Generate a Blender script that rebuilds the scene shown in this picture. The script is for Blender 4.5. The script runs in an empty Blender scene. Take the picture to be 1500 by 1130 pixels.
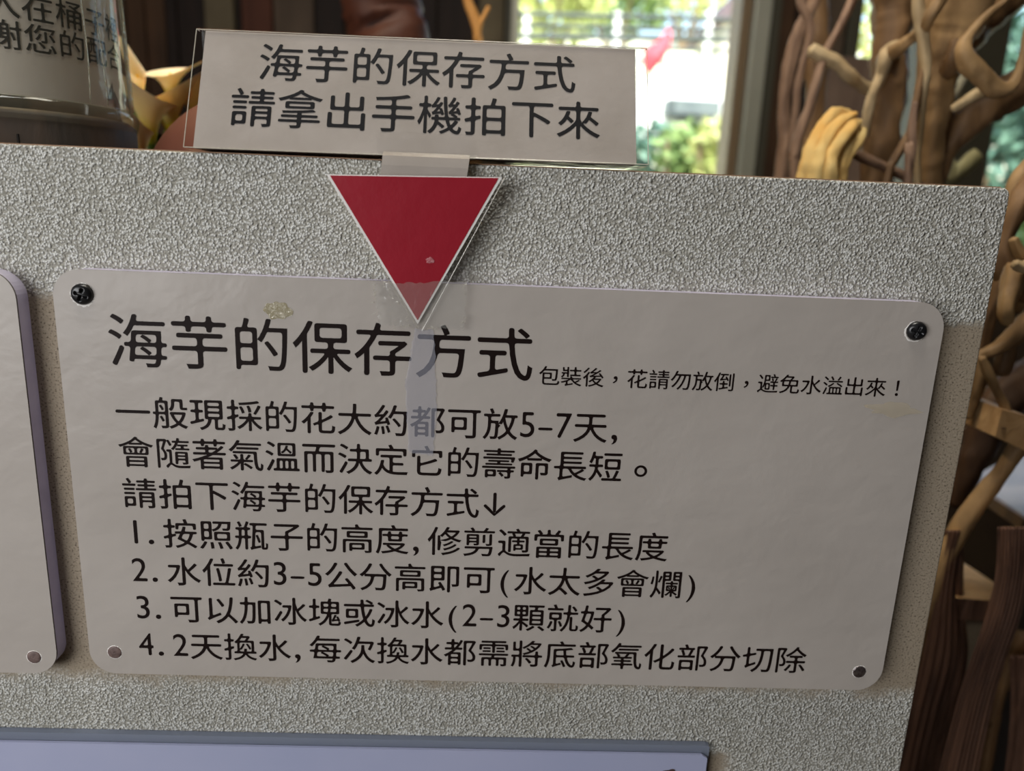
import bpy, bmesh, math, random
from mathutils import Vector, Matrix, noise
random.seed(7)
PI = math.pi
scene = bpy.context.scene
col = scene.collection
G = 1.0                       # height of the main sign's centre above the floor (m)

# ------------------------------------------------------------------ camera
F = 1085.0
RX = Vector((0.99890413, -0.02218245, 0.04121265))
DN = Vector((0.03491289, -0.23329217, -0.97177974))
FW = Vector((0.03117104, 0.97215364, -0.23226205))
CAM = Vector((-0.0068212, -0.33090076, G + 0.13392203))
cam_d = bpy.data.cameras.new('camera')
cam = bpy.data.objects.new('camera', cam_d); col.objects.link(cam)
cam.matrix_world = Matrix(((RX.x, -DN.x, -FW.x, CAM.x), (RX.y, -DN.y, -FW.y, CAM.y),
                           (RX.z, -DN.z, -FW.z, CAM.z), (0, 0, 0, 1)))
cam_d.sensor_width = 36; cam_d.lens = 36 * F / 1500
cam_d.clip_start = 0.01; cam_d.clip_end = 200
cam_d.dof.use_dof = True; cam_d.dof.focus_distance = 0.352; cam_d.dof.aperture_fstop = 5.8
scene.camera = cam

# ------------------------------------------------------------------ world, sun, added lights, exposure
w = bpy.data.worlds.new('sky'); scene.world = w; w.use_nodes = True
nt = w.node_tree; bg = nt.nodes['Background']
sky = nt.nodes.new('ShaderNodeTexSky'); sky.sky_type = 'NISHITA'; sky.sun_disc = False
sky.sun_elevation = math.radians(52); sky.sun_rotation = math.radians(160); sky.air_density = 1.3; sky.dust_density = 3.0
nt.links.new(sky.outputs[0], bg.inputs[0]); bg.inputs[1].default_value = 0.65
sd = bpy.data.lights.new('sun', 'SUN'); sd.energy = 11.5; sd.angle = 0.009; sd.color = (1, .95, .86)
sun = bpy.data.objects.new('sun', sd); col.objects.link(sun)
sun.rotation_euler = (math.radians(42), 0, math.radians(-25))

def area(name, loc, target, sx, sy, power, color=(1, 1, 1)):
    d = bpy.data.lights.new(name, 'AREA'); d.shape = 'RECTANGLE'; d.size = sx; d.size_y = sy; d.energy = power; d.color = color
    o = bpy.data.objects.new(name, d); col.objects.link(o); o.location = loc
    o.rotation_euler = (Vector(target) - Vector(loc)).to_track_quat('-Z', 'Y').to_euler()
    return o
area('key_light', (-0.95, -1.05, 1.18), (-0.05, 0, 0.92), 0.9, 0.7, 14.0, (0.98, 0.985, 1))  # unseen key light added left of the camera, inside the closed room
area('overhead_fill', (-0.25, -0.28, 2.5), (-0.1, 0.0, 1.0), 0.35, 0.35, 6.5, (1, .97, .93))  # unseen overhead light, added to graze the stucco texture
area('driftwood_fill', (0.02, 0.10, 2.25), (0.5, 0.30, 1.15), 0.35, 0.35, 7.5, (1, .93, .78))  # unseen warm light added to brighten the driftwood's left edges
area('calla_fill', (-0.45, 0.28, 1.75), (-0.30, 0.30, 1.15), 0.08, 0.08, 3.0, (1, .78, .50))  # unseen warm light added to brighten the calla lilies
scene.view_settings.view_transform = 'Standard'; scene.view_settings.look = 'None'
scene.view_settings.exposure = 0.0; scene.view_settings.gamma = 1.0
scene.cycles.use_denoising = True
scene.cycles.max_bounces = 8; scene.cycles.transparent_max_bounces = 16
scene.cycles.caustics_reflective = False; scene.cycles.caustics_refractive = False
scene.cycles.sample_clamp_indirect = 4.0

# ------------------------------------------------------------------ helpers
def at(px, py, Y):
    d = RX * ((px - 750) / F) + DN * ((py - 565) / F) + FW
    return CAM + d * ((Y - CAM.y) / d.y)
def depth(p):
    return (Vector(p) - CAM).dot(FW)

def srgb(r, g, b):
    f = lambda c: (c / 255 / 12.92) if c / 255 <= .04045 else ((c / 255 + .055) / 1.055) ** 2.4
    return (f(r), f(g), f(b), 1)

def mat(name, color, rough=.6, metal=0.0, spec=.5, **kw):
    m = bpy.data.materials.new(name); m.use_nodes = True
    b = m.node_tree.nodes['Principled BSDF']
    b.inputs['Base Color'].default_value = color; b.inputs['Roughness'].default_value = rough
    b.inputs['Metallic'].default_value = metal; b.inputs['Specular IOR Level'].default_value = spec
    for k, v in kw.items(): b.inputs[k.replace('_', ' ')].default_value = v
    return m
def nd(m, t, **kw):
    n = m.node_tree.nodes.new(t)
    for k, v in kw.items(): setattr(n, k, v)
    return n
def lk(m, a, b): m.node_tree.links.new(a, b)
def coords(m, scale=(1, 1, 1), kind='Object'):
    tc = nd(m, 'ShaderNodeTexCoord'); mp = nd(m, 'ShaderNodeMapping'); mp.inputs['Scale'].default_value = scale
    lk(m, tc.outputs[kind], mp.inputs[0]); return mp.outputs[0]
def tex(m, vec, scale, detail=2.0, rough=.5, dist=0.0):
    n = nd(m, 'ShaderNodeTexNoise'); n.inputs['Scale'].default_value = scale; n.inputs['Detail'].default_value = detail
    n.inputs['Roughness'].default_value = rough; n.inputs['Distortion'].default_value = dist
    lk(m, vec, n.inputs['Vector']); return n.outputs['Fac']
def ramp(m, fac, stops):
    r = nd(m, 'ShaderNodeValToRGB'); e = r.color_ramp.elements
    while len(e) < len(stops): e.new(.5)
    for i, (p, c) in enumerate(stops): e[i].position = p; e[i].color = c
    lk(m, fac, r.inputs[0]); return r.outputs[0]
def bump(m, h, dist, strength=1.0, prev=None):
    b = nd(m, 'ShaderNodeBump'); b.inputs['Distance'].default_value = dist; b.inputs['Strength'].default_value = strength
    lk(m, h, b.inputs['Height'])
    if prev is not None: lk(m, prev, b.inputs['Normal'])
    return b.outputs[0]
def bsdf(m): return m.node_tree.nodes['Principled BSDF']

def noisy(name, c1, c2, scale=20, rough=.6, bdist=0.0, bscale=None, stretch=(1, 1, 1), spec=.4, lo=.35, hi=.65, detail=4, metal=0):
    m = mat(name, c1, rough, metal, spec)
    v = coords(m, stretch)
    lk(m, ramp(m, tex(m, v, scale, detail, .6), [(lo, c1), (hi, c2)]), bsdf(m).inputs['Base Color'])
    if bdist: lk(m, bump(m, tex(m, v, bscale or scale * 2, 5, .6), bdist), bsdf(m).inputs['Normal'])
    return m

def clear_film(name, haze=0.0, tint=(1, 1, 1, 1), gloss=.12, rough=.08, haze_col=(.8, .82, .9, 1), bd=0.0, bs=100):
    m = bpy.data.materials.new(name); m.use_nodes = True; t = m.node_tree; t.nodes.clear()
    out = t.nodes.new('ShaderNodeOutputMaterial'); tr = t.nodes.new('ShaderNodeBsdfTransparent'); tr.inputs[0].default_value = tint
    gl = t.nodes.new('ShaderNodeBsdfGlossy'); gl.inputs['Roughness'].default_value = rough
    fr0 = t.nodes.new('ShaderNodeLayerWeight'); fr = t.nodes.new('ShaderNodeMath'); fr.operation = 'POWER'; fr.inputs[1].default_value = 4.0; t.links.new(fr0.outputs['Facing'], fr.inputs[0])
    mul = t.nodes.new('ShaderNodeMath'); mul.operation = 'MULTIPLY_ADD'; mul.inputs[1].default_value = .6; mul.inputs[2].default_value = gloss
    t.links.new(fr.outputs[0], mul.inputs[0])
    mx = t.nodes.new('ShaderNodeMixShader'); t.links.new(mul.outputs[0], mx.inputs[0])
    t.links.new(tr.outputs[0], mx.inputs[1]); t.links.new(gl.outputs[0], mx.inputs[2])
    last = mx
    if haze > 0:
        df = t.nodes.new('ShaderNodeBsdfDiffuse'); df.inputs[0].default_value = haze_col
        m2 = t.nodes.new('ShaderNodeMixShader'); m2.inputs[0].default_value = haze
        t.links.new(mx.outputs[0], m2.inputs[1]); t.links.new(df.outputs[0], m2.inputs[2]); last = m2
    if bd:
        v = coords(m); b = bump(m, tex(m, v, bs, 3), bd)
        lk(m, b, gl.inputs['Normal'])
    t.links.new(last.outputs[0], out.inputs[0]); return m

def tag(o, label=None, cat=None, group=None, kind=None):
    if label: o['label'] = label
    if cat: o['category'] = cat
    if group: o['group'] = group
    if kind: o['kind'] = kind
    return o
def thing(name, label, cat, loc=(0, 0, 0), group=None):
    o = bpy.data.objects.new(name, None); o.empty_display_size = .02; col.objects.link(o); o.location = loc
    bpy.context.view_layer.update()
    return tag(o, label, cat, group)
def link(name, bm, mats, parent=None, smooth=False, label=None, kind=None):
    me = bpy.data.meshes.new(name)
    if isinstance(bm, bmesh.types.BMesh):
        bm.normal_update(); bm.to_mesh(me); bm.free()
    else:
        me.from_pydata(*bm); me.update()
    for m in (mats if isinstance(mats, (list, tuple)) else [mats]): me.materials.append(m)
    if smooth:
        for p in me.polygons: p.use_smooth = True
    o = bpy.data.objects.new(name, me); col.objects.link(o)
    if parent is not None:
        o.parent = parent; o.matrix_parent_inverse = Matrix.Translation(-world_loc(parent))
    return tag(o, label, None, None, kind)
def world_loc(o):
    v = Vector(o.location)
    return v                       # things are only translated; parts keep world coordinates in their meshes
def sub(name, bm, mats, parent, **kw):   # a sub-part: parent mesh itself sits at its thing's origin frame
    o = link(name, bm, mats, None, **kw); o.parent = parent
    bpy.context.view_layer.update(); o.matrix_parent_inverse = parent.matrix_world.inverted()
    return o

def box_bm(x0, x1, y0, y1, z0, z1, bev=0.0, bm=None, seg=2):
    b = bmesh.new() if bm is None else bm
    vs = [b.verts.new(v) for v in ((x0, y0, z0), (x1, y0, z0), (x1, y1, z0), (x0, y1, z0), (x0, y0, z1), (x1, y0, z1), (x1, y1, z1), (x0, y1, z1))]
    fs = [b.faces.new([vs[i] for i in f]) for f in ((0, 3, 2, 1), (4, 5, 6, 7), (0, 1, 5, 4), (1, 2, 6, 5), (2, 3, 7, 6), (3, 0, 4, 7))]
    if bev:
        es = set(e for f in fs for e in f.edges)
        bmesh.ops.bevel(b, geom=list(es), offset=bev, segments=seg, affect='EDGES', profile=.5)
    return b
def prism_bm(pts, y0, y1, side_index=0, bm=None):
    """closed polygon (x,z) extruded from y0 (front) to y1"""
    b = bmesh.new() if bm is None else bm
    f = [b.verts.new((x, y0, z)) for x, z in pts]; k = [b.verts.new((x, y1, z)) for x, z in pts]
    b.faces.new(f); b.faces.new(list(reversed(k)))
    n = len(pts)
    for i in range(n):
        q = b.faces.new((f[i], k[i], k[(i + 1) % n], f[(i + 1) % n])); q.material_index = side_index
    bmesh.ops.recalc_face_normals(b, faces=b.faces)
    return b
def rrect(x0, x1, z0, z1, r, n=10):
    P = []
    for cx, cz, a0 in ((x1 - r, z1 - r, 0), (x0 + r, z1 - r, 90), (x0 + r, z0 + r, 180), (x1 - r, z0 + r, 270)):
        for i in range(n + 1):
            a = math.radians(a0 + 90 * i / n); P.append((cx + r * math.cos(a), cz + r * math.sin(a)))
    return P
def lathe_bm(prof, c, n=48, bm=None, a0=0, a1=2 * PI, close=True):
    b = bmesh.new() if bm is None else bm
    rings = []
    full = abs(a1 - a0 - 2 * PI) < 1e-6
    m = n if full else n + 1
    for r, z in prof:
        rings.append([b.verts.new((c[0] + r * math.cos(a0 + (a1 - a0) * i / n), c[1] + r * math.sin(a0 + (a1 - a0) * i / n), c[2] + z)) for i in range(m)])
    for A, B in zip(rings, rings[1:]):
        for i in range(n):
            j = (i + 1) % m; b.faces.new((A[i], A[j], B[j], B[i]))
    if full and close:
        b.faces.new(list(reversed(rings[0]))); b.faces.new(rings[-1])
    return b

def catmull(P, k=5):
    out = []
    n = len(P)
    for i in range(n - 1):
        a, b, c, d = P[max(i - 1, 0)], P[i], P[i + 1], P[min(i + 2, n - 1)]
        for s in range(k):
            t = s / k
            out.append([.5 * (2 * b[q] + (c[q] - a[q]) * t + (2 * a[q] - 5 * b[q] + 4 * c[q] - d[q]) * t * t + (3 * b[q] - a[q] - 3 * c[q] + d[q]) * t ** 3) for q in range(len(b))])
    out.append(list(P[-1])); return out
def tube_bm(pts, n=14, rough=.0, ridges=0.0, seed=0, bm=None, flat=1.0, round_end=True):
    """pts: (x,y,z,r). organic tube with uneven section"""
    b = bmesh.new() if bm is None else bm
    P = [Vector(p[:3]) for p in pts]; R = [p[3] for p in pts]
    up = None; rings = []
    for i, p in enumerate(P):
        t = (P[min(i + 1, len(P) - 1)] - P[max(i - 1, 0)]).normalized()
        if up is None:
            up = t.orthogonal().normalized()
        up = (up - t * up.dot(t)).normalized(); s = t.cross(up)
        ring = []
        for j in range(n):
            a = 2 * PI * j / n
            r = R[i]
            if rough: 
                d_ = Vector((math.cos(a), math.sin(a), 0))
                r *= 1 + rough * noise.noise(Vector((p.x * 45 + seed * 3.1, p.y * 45, p.z * 45 + seed)) + d_ * .9) + rough * .6 * noise.noise(Vector((p.x * 130, p.y * 130 + seed, p.z * 130)) + d_ * 1.3)
            if ridges: r *= 1 + ridges * math.sin(a * 5 + seed + i * .07) + ridges * .6 * math.sin(a * 3 - seed + i * .11)
            ring.append(b.verts.new(p + (up * math.cos(a) + s * math.sin(a) * flat) * r))
        rings.append(ring)
    for A, B in zip(rings, rings[1:]):
        for j in range(n):
            k = (j + 1) % n; b.faces.new((A[j], A[k], B[k], B[j]))
    for ring, sgn, q in ((rings[0], -1, 0), (rings[-1], 1, -1)):
        t = (P[q] - P[1 if q == 0 else -2]).normalized()
        c = b.verts.new(P[q] + t * R[q] * (.5 if round_end else 0))
        for j in range(n): b.faces.new((ring[j], ring[(j + 1) % n], c))
    bmesh.ops.recalc_face_normals(b, faces=b.faces)
    return b
def px_path(pts, k=5):
    """pts: (px,py,radius_px,Y) read off the photograph's layout at a chosen depth"""
    W_ = []
    for x, y, r, Y in pts:
        p = at(x, y, Y); W_.append((p.x, p.y, p.z, r * depth(p) / F))
    return catmull(W_, k)

# ------------------------------------------------------------------ lettering (rounded strokes made from glyph outlines)
_fc = bpy.data.curves.new('lettering_source', 'FONT'); _fc.size = 1
_fo = bpy.data.objects.new('lettering_source', _fc); col.objects.link(_fo)
_cache = {}
def _round(poly, rmax):
    n = len(poly); area2 = sum(poly[i][0] * poly[(i + 1) % n][1] - poly[(i + 1) % n][0] * poly[i][1] for i in range(n))
    out = []
    for i in range(n):
        a, b, c = Vector(poly[i - 1]), Vector(poly[i]), Vector(poly[(i + 1) % n])
        u, v = a - b, c - b; lu, lv = u.length, v.length
        if lu < 1e-5 or lv < 1e-5: continue
        u /= lu; v /= lv
        ang = math.acos(max(-1, min(1, u.dot(v))))
        if ang > math.radians(150): out.append(b); continue
        cut = min(lu * .5, lv * .5, rmax)
        p0, p1 = b + u * cut, b + v * cut
        for t in (0, .2, .4, .6, .8, 1): out.append(p0 * (1 - t) ** 2 + b * (2 * t * (1 - t)) + p1 * t * t)
    return out
def _grow(P, d):
    out = []; n = len(P)
    for i in range(n):
        a, b, c = Vector(P[i - 1]), Vector(P[i]), Vector(P[(i + 1) % n])
        e, f = (b - a).normalized(), (c - b).normalized()
        n1, n2 = Vector((e.y, -e.x)), Vector((f.y, -f.x)); m_ = n1 + n2
        k = max(m_.length_squared / 2, .35)
        q = b + m_ * (d / k); out.append((q.x, q.y))
    return out
def glyph(ch):
    """(verts, faces, width range, height range) of one character in em units"""
    if ch in _cache: return _cache[ch]
    _fc.body = ch; bpy.context.view_layer.update()
    dg = bpy.context.evaluated_depsgraph_get()
    cu = _fo.to_curve(dg, apply_modifiers=False)
    polys = []
    for s in cu.splines:
        bp = s.bezier_points; P = []
        for i in range(len(bp)):
            a, b = bp[i], bp[(i + 1) % len(bp)]
            p0, p1, p2, p3 = a.co, a.handle_right, b.handle_left, b.co
            chord = (p3 - p0).length
            straight = ((p1 - p0).length + (p2 - p1).length + (p3 - p2).length) < chord * 1.0005 + 1e-6
            for k in range(1 if straight else 5):
                t = k / 5
                q = p0 * (1 - t) ** 3 + p1 * 3 * t * (1 - t) ** 2 + p2 * 3 * t * t * (1 - t) + p3 * t ** 3
                if not P or (Vector((q.x, q.y)) - Vector(P[-1])).length > 1e-4: P.append((q.x, q.y))
        if len(P) > 2: polys.append(P)
    _fo.to_curve_clear()
    ar_ = lambda P: sum(P[i - 1][0] * P[i][1] - P[i][0] * P[i - 1][1] for i in range(len(P)))
    sg_ = 1 if max((ar_(P) for P in polys), key=abs) > 0 else -1
    raw = polys
    for d in ((0,) if ord(ch) < 128 else (.0055, .0035, .0015, 0)):
        polys = [_round(_grow(P, sg_ * d) if d else P, .05 if d else .045) for P in raw]
        want = abs(sum(ar_([tuple(q) for q in P]) for P in polys)) / 2
        c2 = bpy.data.curves.new('tmp', 'CURVE'); c2.dimensions = '2D'; c2.fill_mode = 'BOTH'
        for P in polys:
            s = c2.splines.new('POLY'); s.points.add(len(P) - 1); s.use_cyclic_u = True
            for q, p in zip(s.points, P): q.co = (p[0], p[1], 0, 1)
        o2 = bpy.data.objects.new('tmp', c2); col.objects.link(o2); bpy.context.view_layer.update()
        me = o2.to_mesh(); V = [(v.co.x, v.co.y) for v in me.vertices]; Fc = [tuple(p.vertices) for p in me.polygons]
        got = sum(p.area for p in me.polygons)
        o2.to_mesh_clear(); bpy.data.objects.remove(o2); bpy.data.curves.remove(c2)
        if abs(got - want) < .01 * want or abs(got - 2 * want) < .02 * want: break
    xs = [p[0] for p in V]; ys = [p[1] for p in V]
    _cache[ch] = (V, Fc, (min(xs), max(xs)), (min(ys), max(ys)))
    return _cache[ch]
CENTRED = {'。': (.5, .40), '，': (.5, .42), '！': (.5, .38)}
def text_line(s, u0, v0, em, place, emy=None, half=.5, bend=False):
    """one row of writing; u runs right, v up, v0 = row's centre; place(u,v)->3D"""
    V, Fc = [], []; u = u0; emy = emy or em * .955
    for ch in s:
        if ord(ch) < 128:
            adv = half; g = glyph(ch)
            if ch in '()': w = g[2][1] - g[2][0]; off = (adv - w * 1.0) / 2 - g[2][0]; sx = 1.0
            else:
                w = g[2][1] - g[2][0]; sx = min(1.0, .42 / w) if ch not in '.,' else 1.25
                off = (adv - w * sx) / 2 - g[2][0] * sx
                if ch in '.,': off = .10 - g[2][0] * sx
            sy = 1.10 if ch.isdigit() else (1.25 if ch in '.,' else 1.0)
            base = -.36
            if ch == '-': sy = .9; sx = 1.0; w = g[2][1] - g[2][0]; sx = .40 / w; off = (adv - w * sx) / 2 - g[2][0] * sx; base = -.30
            f = lambda p: (u + (p[0] * sx + off) * em, v0 + (p[1] * sy + base) * emy)
        else:
            adv = 1.0; g = glyph(ch)
            if ch in CENTRED:
                cx, cy = CENTRED[ch]; mx = (g[2][0] + g[2][1]) / 2; my = (g[3][0] + g[3][1]) / 2
                k = 1.15 if ch == '。' else 1.0
                f = lambda p: (u + ((p[0] - mx) * k + cx) * em, v0 + ((p[1] - my) * k + cy - .5) * emy)
                if ch == '！': f = lambda p: (u + (p[0] - mx + cx) * em, v0 + (p[1] - .38) * emy)
            else:
                f = lambda p: (u + p[0] * em, v0 + (p[1] - .38) * emy)
        o = len(V); V += [f(p) for p in g[0]]; Fc += [tuple(i + o for i in t) for t in g[1]]
        u += adv * em
    if bend:
        b = bmesh.new(); vs = [b.verts.new((p[0], p[1], 0)) for p in V]
        for t in Fc:
            try: b.faces.new([vs[i] for i in t])
            except ValueError: pass
        lo = min(p[0] for p in V); hi = max(p[0] for p in V); n = int((hi - lo) / .003)
        for i in range(1, n):
            bmesh.ops.bisect_plane(b, geom=b.verts[:] + b.edges[:] + b.faces[:], plane_co=(lo + (hi - lo) * i / n, 0, 0), plane_no=(1, 0, 0))
        for v in b.verts: v.co = place(v.co.x, v.co.y)
        return b
    return ([tuple(place(*p)) for p in V], [], Fc)

# ------------------------------------------------------------------ materials
def stucco_material():
    m = mat('stucco', (.6, .58, .54, 1), .85, 0, .25)
    v = coords(m)
    sx = nd(m, 'ShaderNodeSeparateXYZ'); lk(m, v, sx.inputs[0])
    # smooth, browner speckled band around the signs
    wob = tex(m, v, 60, 2)
    def math_(op, a, b=None, c=None):
        n = nd(m, 'ShaderNodeMath', operation=op)
        for i, q in enumerate((a, b, c)):
            if q is None: continue
            if isinstance(q, (int, float)): n.inputs[i].default_value = q
            else: lk(m, q, n.inputs[i])
        return n.outputs[0]
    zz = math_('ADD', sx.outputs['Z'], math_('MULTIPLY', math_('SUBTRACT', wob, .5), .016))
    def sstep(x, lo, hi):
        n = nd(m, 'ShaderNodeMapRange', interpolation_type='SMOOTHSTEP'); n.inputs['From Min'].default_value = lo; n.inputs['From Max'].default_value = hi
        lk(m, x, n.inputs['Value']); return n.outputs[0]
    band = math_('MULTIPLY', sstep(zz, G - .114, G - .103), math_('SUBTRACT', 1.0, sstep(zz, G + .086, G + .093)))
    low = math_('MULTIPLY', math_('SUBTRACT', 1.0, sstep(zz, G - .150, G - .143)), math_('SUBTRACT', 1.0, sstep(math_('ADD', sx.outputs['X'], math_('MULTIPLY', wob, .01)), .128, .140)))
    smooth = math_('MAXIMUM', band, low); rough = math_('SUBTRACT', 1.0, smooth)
    vv = nd(m, 'ShaderNodeTexVoronoi', feature='SMOOTH_F1'); vv.inputs['Scale'].default_value = 860; vv.inputs['Smoothness'].default_value = .5; lk(m, v, vv.inputs['Vector'])
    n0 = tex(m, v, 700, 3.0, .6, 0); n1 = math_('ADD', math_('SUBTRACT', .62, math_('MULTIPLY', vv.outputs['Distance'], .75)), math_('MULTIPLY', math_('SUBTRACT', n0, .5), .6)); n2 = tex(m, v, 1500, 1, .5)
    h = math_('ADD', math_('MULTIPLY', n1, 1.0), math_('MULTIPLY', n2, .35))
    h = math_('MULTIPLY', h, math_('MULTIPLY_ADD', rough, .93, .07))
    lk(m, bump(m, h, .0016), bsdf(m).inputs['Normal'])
    big = tex(m, v, 9, 4)
    base = ramp(m, big, [(.3, srgb(232, 232, 225)), (.7, srgb(242, 242, 237))])
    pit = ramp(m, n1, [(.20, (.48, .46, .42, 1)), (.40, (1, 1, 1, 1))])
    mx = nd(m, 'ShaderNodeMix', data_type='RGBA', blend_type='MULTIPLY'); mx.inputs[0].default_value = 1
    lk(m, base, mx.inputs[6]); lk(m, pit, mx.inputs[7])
    vo = nd(m, 'ShaderNodeTexNoise'); vo.inputs['Scale'].default_value = 1000; vo.inputs['Detail'].default_value = 3; lk(m, v, vo.inputs['Vector'])
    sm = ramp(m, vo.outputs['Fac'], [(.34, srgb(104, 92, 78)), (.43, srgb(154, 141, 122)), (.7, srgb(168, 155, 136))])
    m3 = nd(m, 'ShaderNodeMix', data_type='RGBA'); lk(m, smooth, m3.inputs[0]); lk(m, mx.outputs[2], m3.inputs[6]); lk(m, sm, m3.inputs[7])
    lk(m, m3.outputs[2], bsdf(m).inputs['Base Color'])
    return m
STUCCO = stucco_material()

def laminate():
    m = mat('laminated_print', srgb(205, 201, 192), .30, 0, .2)
    v = coords(m)
    lk(m, ramp(m, tex(m, v, 14, 3), [(.3, srgb(181, 173, 165)), (.7, srgb(189, 181, 173))]), bsdf(m).inputs['Base Color'])
    b1 = bump(m, tex(m, coords(m, (1.3, 1, 1.7)), 28, 3, .5, .2), .0016, .5)
    b2 = bump(m, tex(m, v, 420, 2), .00006, 1, b1)
    lk(m, b2, bsdf(m).inputs['Normal']); return m
LAM = laminate()
EDGE = mat('print_edge', srgb(92, 84, 78), .6)
BOARD = noisy('foam_board', srgb(216, 210, 228), srgb(202, 196, 216), 60, .6)
INK = mat('print_ink', srgb(28, 18, 16), .5, 0, .1)
INK2 = mat('strip_ink', srgb(16, 16, 20), .6, 0, .2)
BLACK = mat('black_screw_paint', srgb(22, 22, 24), .32, 0, .6)
STEEL = noisy('screw_steel', srgb(150, 140, 138), srgb(92, 80, 78), 400, .3, metal=.8)
COPPER = noisy('screw_cap_brown', srgb(128, 108, 102), srgb(98, 80, 76), 500, .5)
PALE = mat('torn_film_edge', srgb(246, 242, 236), .4)
PAPER = noisy('copy_paper', srgb(172, 163, 155), srgb(160, 151, 142), 30, .75, .00018, 380)
UNDER = mat('paper_underside', srgb(120, 104, 92), .8)
FILM = clear_film('clear_film', .0, gloss=.012, rough=.12, bd=.0006, bs=60)
FILM_EDGE = clear_film('film_edge', .55, gloss=.2, rough=.2, haze_col=srgb(222, 216, 200))
TAPE = clear_film('clear_tape', .15, gloss=.06, rough=.2, haze_col=srgb(210, 208, 200), bd=.0008, bs=180)
HAZY = clear_film('hazy_streak', .25, gloss=.08, rough=.25, haze_col=srgb(212, 212, 226), bd=.001, bs=90)  # pale haze stands in for a reflection on the glossy sign
RED = noisy('red_print', srgb(164, 38, 52), srgb(156, 35, 48), 20, .28, .0003, 60, spec=.25)
def wood(name, c1, c2, sc=(1, 1, .12), scale=90, bd=.0015, rough=.6):
    m = mat(name, c1, rough, 0, .35); v = coords(m, sc)
    a = tex(m, v, scale, 5, .6, .6); big = tex(m, coords(m), 9, 3)
    base = ramp(m, a, [(.3, c1), (.68, c2)])
    shade = ramp(m, big, [(.3, (.72, .68, .64, 1)), (.65, (1.08, 1.04, 1, 1))])
    mx = nd(m, 'ShaderNodeMix', data_type='RGBA', blend_type='MULTIPLY'); mx.inputs[0].default_value = 1
    lk(m, base, mx.inputs[6]); lk(m, shade, mx.inputs[7]); lk(m, mx.outputs[2], bsdf(m).inputs['Base Color'])
    lk(m, bump(m, a, bd), bsdf(m).inputs['Normal']); return m
DRIFT = wood('driftwood_tan', srgb(124, 98, 66), srgb(172, 142, 100), (1, 1, .3), 50)
DRIFT_P = wood('driftwood_pale', srgb(168, 146, 110), srgb(204, 184, 146), (1, 1, .3), 60)
DRIFT_R = wood('driftwood_reddish', srgb(94, 70, 46), srgb(138, 108, 74), (1, 1, .3), 50)
DRIFT_D = wood('driftwood_dark_brown', srgb(66, 46, 32), srgb(92, 68, 48), (1, 1, .3), 50)  # plain dark brown wood
VINE = wood('vine_bark', srgb(116, 92, 76), srgb(158, 130, 108), (1, 1, .15), 120)
CHAR = wood('weathered_dark_timber', srgb(62, 42, 33), srgb(122, 90, 72), (1, 1, .07), 130, .004)
CUT = wood('cut_timber_end', srgb(176, 140, 96), srgb(206, 172, 126), (1, 3, 1), 60)
DARKW = wood('dark_counter_wood', srgb(56, 40, 28), srgb(84, 62, 44), (.2, 1, 1), 40)
STANDW = wood('stand_wood', srgb(26, 20, 15), srgb(58, 44, 33), (1, 1, .3), 45, .001)

# ------------------------------------------------------------------ room shell
def structure(name, bm, m): return tag(link(name, bm, m), kind='structure')
WALLM = noisy('dark_plaster', srgb(58, 46, 36), srgb(74, 60, 46), 6, .9)
YB = 1.6
structure('floor', box_bm(-2.3, 2.6, -2.6, YB + .12, -.06, 0), noisy('worn_concrete', srgb(104, 94, 82), srgb(130, 120, 106), 5, .8))
structure('ceiling', box_bm(-2.3, 2.6, -2.6, YB + .12, 2.7, 2.76), noisy('ceiling_boards', srgb(96, 78, 58), srgb(120, 98, 74), 5, .8))
structure('wall_left', box_bm(-2.36, -2.3, -2.6, YB + .12, 0, 2.7), WALLM)
structure('wall_right', box_bm(2.6, 2.66, -2.6, YB + .12, 0, 2.7), WALLM)
structure('wall_front', box_bm(-2.3, 2.6, -2.66, -2.6, 0, 2.7), WALLM)
# back wall with two window openings (plaster pieces around them)
wx0 = at(757, 100, YB).x; wx1 = at(1079, 150, YB).x
w2x0 = at(1236, 60, YB).x; w2x1 = 2.45
Z_SILL = 1.02; Z_HEAD = 2.3
b = box_bm(-2.3, wx0, YB, YB + .1, 0, 2.7)
box_bm(wx1, w2x0, YB, YB + .1, 0, 2.7, bm=b); box_bm(w2x1, 2.6, YB, YB + .1, 0, 2.7, bm=b)
box_bm(wx0, wx1, YB, YB + .1, 0, Z_SILL, bm=b); box_bm(wx0, wx1, YB, YB + .1, Z_HEAD, 2.7, bm=b)
box_bm(w2x0, w2x1, YB, YB + .1, 0, Z_SILL, bm=b); box_bm(w2x0, w2x1, YB, YB + .1, Z_HEAD, 2.7, bm=b)
wall_back = structure('wall_back', b, WALLM)
# dark boards of the back wall, seen blurred left of the window: each a plank
def plank_mat(n, c, c2): return wood(n, c, c2, (1, 1, .1), 30, .001, .75)
PM = [plank_mat('plank_brown', srgb(62, 44, 28), srgb(82, 58, 38)), plank_mat('plank_olive', srgb(96, 86, 66), srgb(112, 102, 80)),
      plank_mat('plank_black', srgb(28, 20, 16), srgb(42, 30, 24)), plank_mat('plank_red', srgb(76, 42, 28), srgb(92, 54, 38)),
      plank_mat('plank_taupe', srgb(80, 66, 54), srgb(98, 84, 70))]
edges = [(-160, -60, 0), (-60, 30, 2), (30, 110, 0), (110, 186, 4), (186, 214, 0), (214, 244, 0), (244, 262, 2), (262, 303, 2), (303, 347, 1), (347, 356, 2), (356, 402, 3), (402, 462, 4), (462, 505, 2),
         (505, 560, 0), (560, 640, 2), (640, 700, 2), (700, 738, 1)]
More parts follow.
